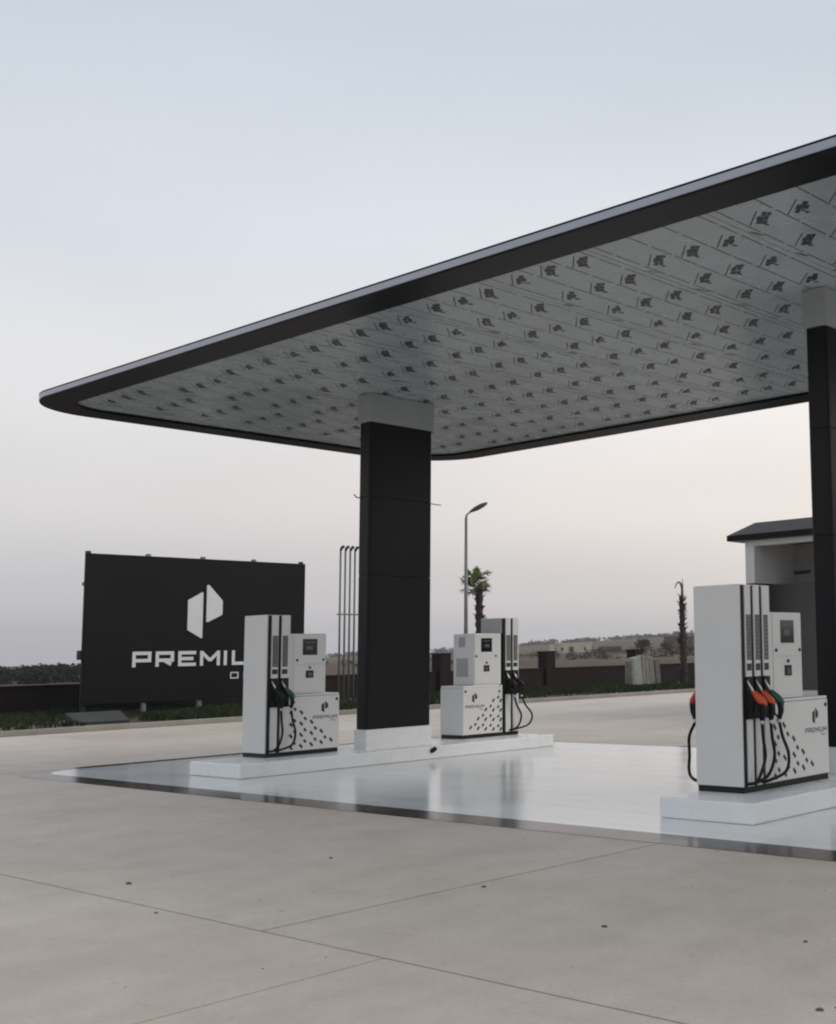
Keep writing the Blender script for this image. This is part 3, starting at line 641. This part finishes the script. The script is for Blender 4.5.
# ------------------------------------------------------------------ far houses
def polar(az, r): a = math.radians(az); return (-math.sin(a)*r, math.cos(a)*r)
def far_house(name, label, az, r, wd, dp, ht, m, flat, openings, rot=0.):
    x, y = polar(az, r); z = tz(x, y)-.3
    t = thing(name, label, 'house', (x, y, z)); t.rotation_euler = (0, 0, math.radians(az)+rot)
    ORI[t.name] = Vector((0, 0, 0))
    boxo('wall', m, t, -wd/2, wd/2, 0, dp, 0, ht)
    for (u, v, a, c) in openings: boxo('window', 'opening', t, -wd/2+u*wd, -wd/2+u*wd+a, -.06, -.004, v, v+c)
    if flat: boxo('parapet', m, t, -wd/2-.1, wd/2+.1, -.1, dp+.1, ht+.002, ht+.35)
    else:
        b = MB(); b.prism([(-.4, ht+.01), (dp+.4, ht+.01), (dp/2, ht+dp*.28)], -wd/2-.3, wd/2+.3, 'x'); b.build('roof', 'house_red', t)
    return t
far_house('far_house', 'low cream ruined house standing in the brown field', 44.0, 330, 9.2, 6, 2.7, 'house_cream', True, [(.10, .9, .7, .9), (.34, .6, 1.3, 1.4), (.78, 1.0, .6, .8)])
far_house('far_house', 'small cream shed end with bare wall beside the ruined house', 45.05, 326, 1.2, 4, 3.2, 'house_cream', False, [])
far_house('far_house', 'long reddish farmhouse on the rise behind the bare palm', 38.6, 300, 12, 7, 3.0, 'house_red', True, [(.1, 1.2, 1.0, 1.3), (.3, 1.2, 1.0, 1.3), (.5, 1.2, 1.0, 1.3), (.7, 1.2, 1.0, 1.3), (.86, 1.2, 1.0, 1.3)])
far_house('far_house', 'taller reddish block at the right end of the farmhouse', 37.7, 312, 4.2, 6, 4.8, 'house_red', True, [(.3, 1.0, 1, 1.2), (.3, 3.0, 1, 1.2)])
far_house('far_house', 'low red walled yard in the field right of the ruined house', 42.3, 318, 6, 5, 1.3, 'house_red', True, [])

# ------------------------------------------------------------------ vegetation masses
def leafball(b, x, y, z, rx, rz, n, size):
    for _ in range(n):
        u = R.uniform(-1, 1); a = R.uniform(0, 6.28); k = (1-u*u)**.5; q = R.uniform(.45, 1.05)
        c = Vector((x+math.cos(a)*k*rx*q, y+math.sin(a)*k*rx*q, z+u*rz*q))
        d1 = Vector((R.gauss(0, 1), R.gauss(0, 1), R.gauss(0, .7))).normalized(); d2 = d1.cross(Vector((R.gauss(0, 1), R.gauss(0, 1), R.gauss(0, 1)))).normalized(); s = size*R.uniform(.6, 1.3)
        b.add([c-d1*s, c+d2*s*.5, c+d1*s, c-d2*s*.5], [(0, 1, 2, 3)])
b = MB()
for k in range(130):
    az = R.uniform(60, 76); r = R.uniform(118, 150); x, y = polar(az, r); h = R.uniform(1.35, 1.7)
    leafball(b, x, y, tz(x, y)+h*.45, R.uniform(.8, 2.0), h*.6, 260, .19)
tag(b.build('hedge', 'hedge'), 'dark hedge running along the horizon at the left', 'hedge', kind='stuff')
b = MB()
for k in range(85):
    az = R.choice([R.uniform(36, 60), R.uniform(37, 46)]); r = R.uniform(190, 300); x, y = polar(az, r); h = R.uniform(.5, 1.3)
    leafball(b, x, y, tz(x, y)+h*.4, R.uniform(1.0, 2.4), h*.6, 70, .22)
tag(b.build('field_scrub', 'bush'), 'low olive scrub dotted across the far fields', 'scrub', kind='stuff')
for az, r, h, lab in ((40.8, 200, 3.2, 'round dark bush standing in the field above the stone slabs'), (39.6, 230, 2.2, 'olive bush in the field between the stone slabs and bare palm')):
    x, y = polar(az, r); z = tz(x, y); t = thing('field_tree', lab, 'tree', (x, y, z))
    MB().tube([(x, y, z-.1), (x+.05, y, z+h*.45)], [.14, .09], 6).build('trunk', 'palm_trunk', t)
    b = MB()
    for q in range(9): leafball(b, x+R.uniform(-.8, .8), y+R.uniform(-.8, .8), z+h*.55+R.uniform(-.5, .5)*h*.5, .8, .6, 70, .22)
    b.build('crown', 'bush', t)
b = MB()
for k in range(420):
    az = R.uniform(28, 64); r = R.uniform(860, 1010); x, y = polar(az, r); h = R.uniform(1.5, 4.2)
    leafball(b, x, y, tz(x, y)+h*.35, R.uniform(2, 6), h*.6, 26, 1.2)
tag(b.build('ridge_trees', 'far_tree'), 'thin line of dark trees along the far ridge', 'trees', kind='stuff')
# grass on the verge
b = MB()
for k in range(26000):
    y = R.uniform(2, 60); x = -29.75-7.3*R.random()**.8
    den = math.sin(x*1.7+y*.6)+math.sin(y*.35+1.2)+R.uniform(-1.2, 1.6)
    if den < -.2 or (-32.0 < x < -29.7 and 14.0 < y < 16.1): continue
    h = R.uniform(.07, .19)*(1.0+.6*max(0, math.sin(y*.8+x))); z = .08
    for q in range(3):
        a = R.uniform(0, 6.28); l_ = R.uniform(.3, .9)*h; wv = R.uniform(.012, .03)
        dx, dy = math.cos(a), math.sin(a)
        b.add([(x-dy*wv, y+dx*wv, z), (x+dy*wv, y-dx*wv, z), (x+dx*l_*.5+dy*wv*.7, y+dy*l_*.5-dx*wv*.7, z+h*.75), (x+dx*l_, y+dy*l_, z+h), (x+dx*l_*.5-dy*wv*.7, y+dy*l_*.5+dx*wv*.7, z+h*.75)], [(0, 1, 2, 3, 4)])
tag(b.build('verge_grass', 'grass'), 'rough dark green grass covering the verge', 'grass', kind='stuff')

# ------------------------------------------------------------------ small debris on the concrete
def clod(b, x, y, r):
    r *= .72
    vs = []
    for z, q in ((0, .9), (.35, 1), (.8, .55)):
        for j in range(7): a = 2*math.pi*j/7; s = r*q*R.uniform(.75, 1.2); vs.append((x+math.cos(a)*s*1.3, y+math.sin(a)*s, r*z*.8))
    b.add(vs, [(i*7+j, i*7+(j+1) % 7, (i+1)*7+(j+1) % 7, (i+1)*7+j) for i in range(2) for j in range(7)]+[tuple(range(14, 21))], True)
for x, y, r, lab in ((-8.85, 4.5, .032, 'dark clod of soil on the concrete left of the slab joint'), (-4.93, 5.34, .022, 'small dark stone on the concrete below the right island')):
    b = MB(); clod(b, x, y, r); tag(b.build('soil_clod', 'clod'), lab, 'soil clod')
b = MB()
for x, y, r in ((-8.49, 5.96, .02), (-6.48, 5.79, .022), (-7.68, 4.09, .016), (-3.73, 5.66, .018), (-3.0, 4.65, .022), (-2.95, 4.72, .015)): clod(b, x, y, r)
for k in range(90): clod(b, R.uniform(-14, -2), R.uniform(3, 7.8), R.choice([.003, .004, .004, .005, .007]))
tag(b.build('grit', 'clod'), 'scattered grit and tiny stones on the concrete', 'grit', kind='stuff')

# ------------------------------------------------------------------ evening haze: one closed box of even air
hm = bpy.data.materials.new('haze'); hm.use_nodes = True; hn = hm.node_tree; hn.nodes.clear()
ho = hn.nodes.new('ShaderNodeOutputMaterial'); hv = hn.nodes.new('ShaderNodeVolumePrincipled')
hv.inputs['Color'].default_value = (.93, .94, .97, 1); hv.inputs['Density'].default_value = .00036; hv.inputs['Anisotropy'].default_value = .2
hn.links.new(hv.outputs[0], ho.inputs['Volume']); MATS['haze'] = hm
tag(MB().box(-1750, 1750, -1750, 1750, -14, 40).build('haze', 'haze'), 'thin evening haze over the fields', 'haze', kind='stuff')
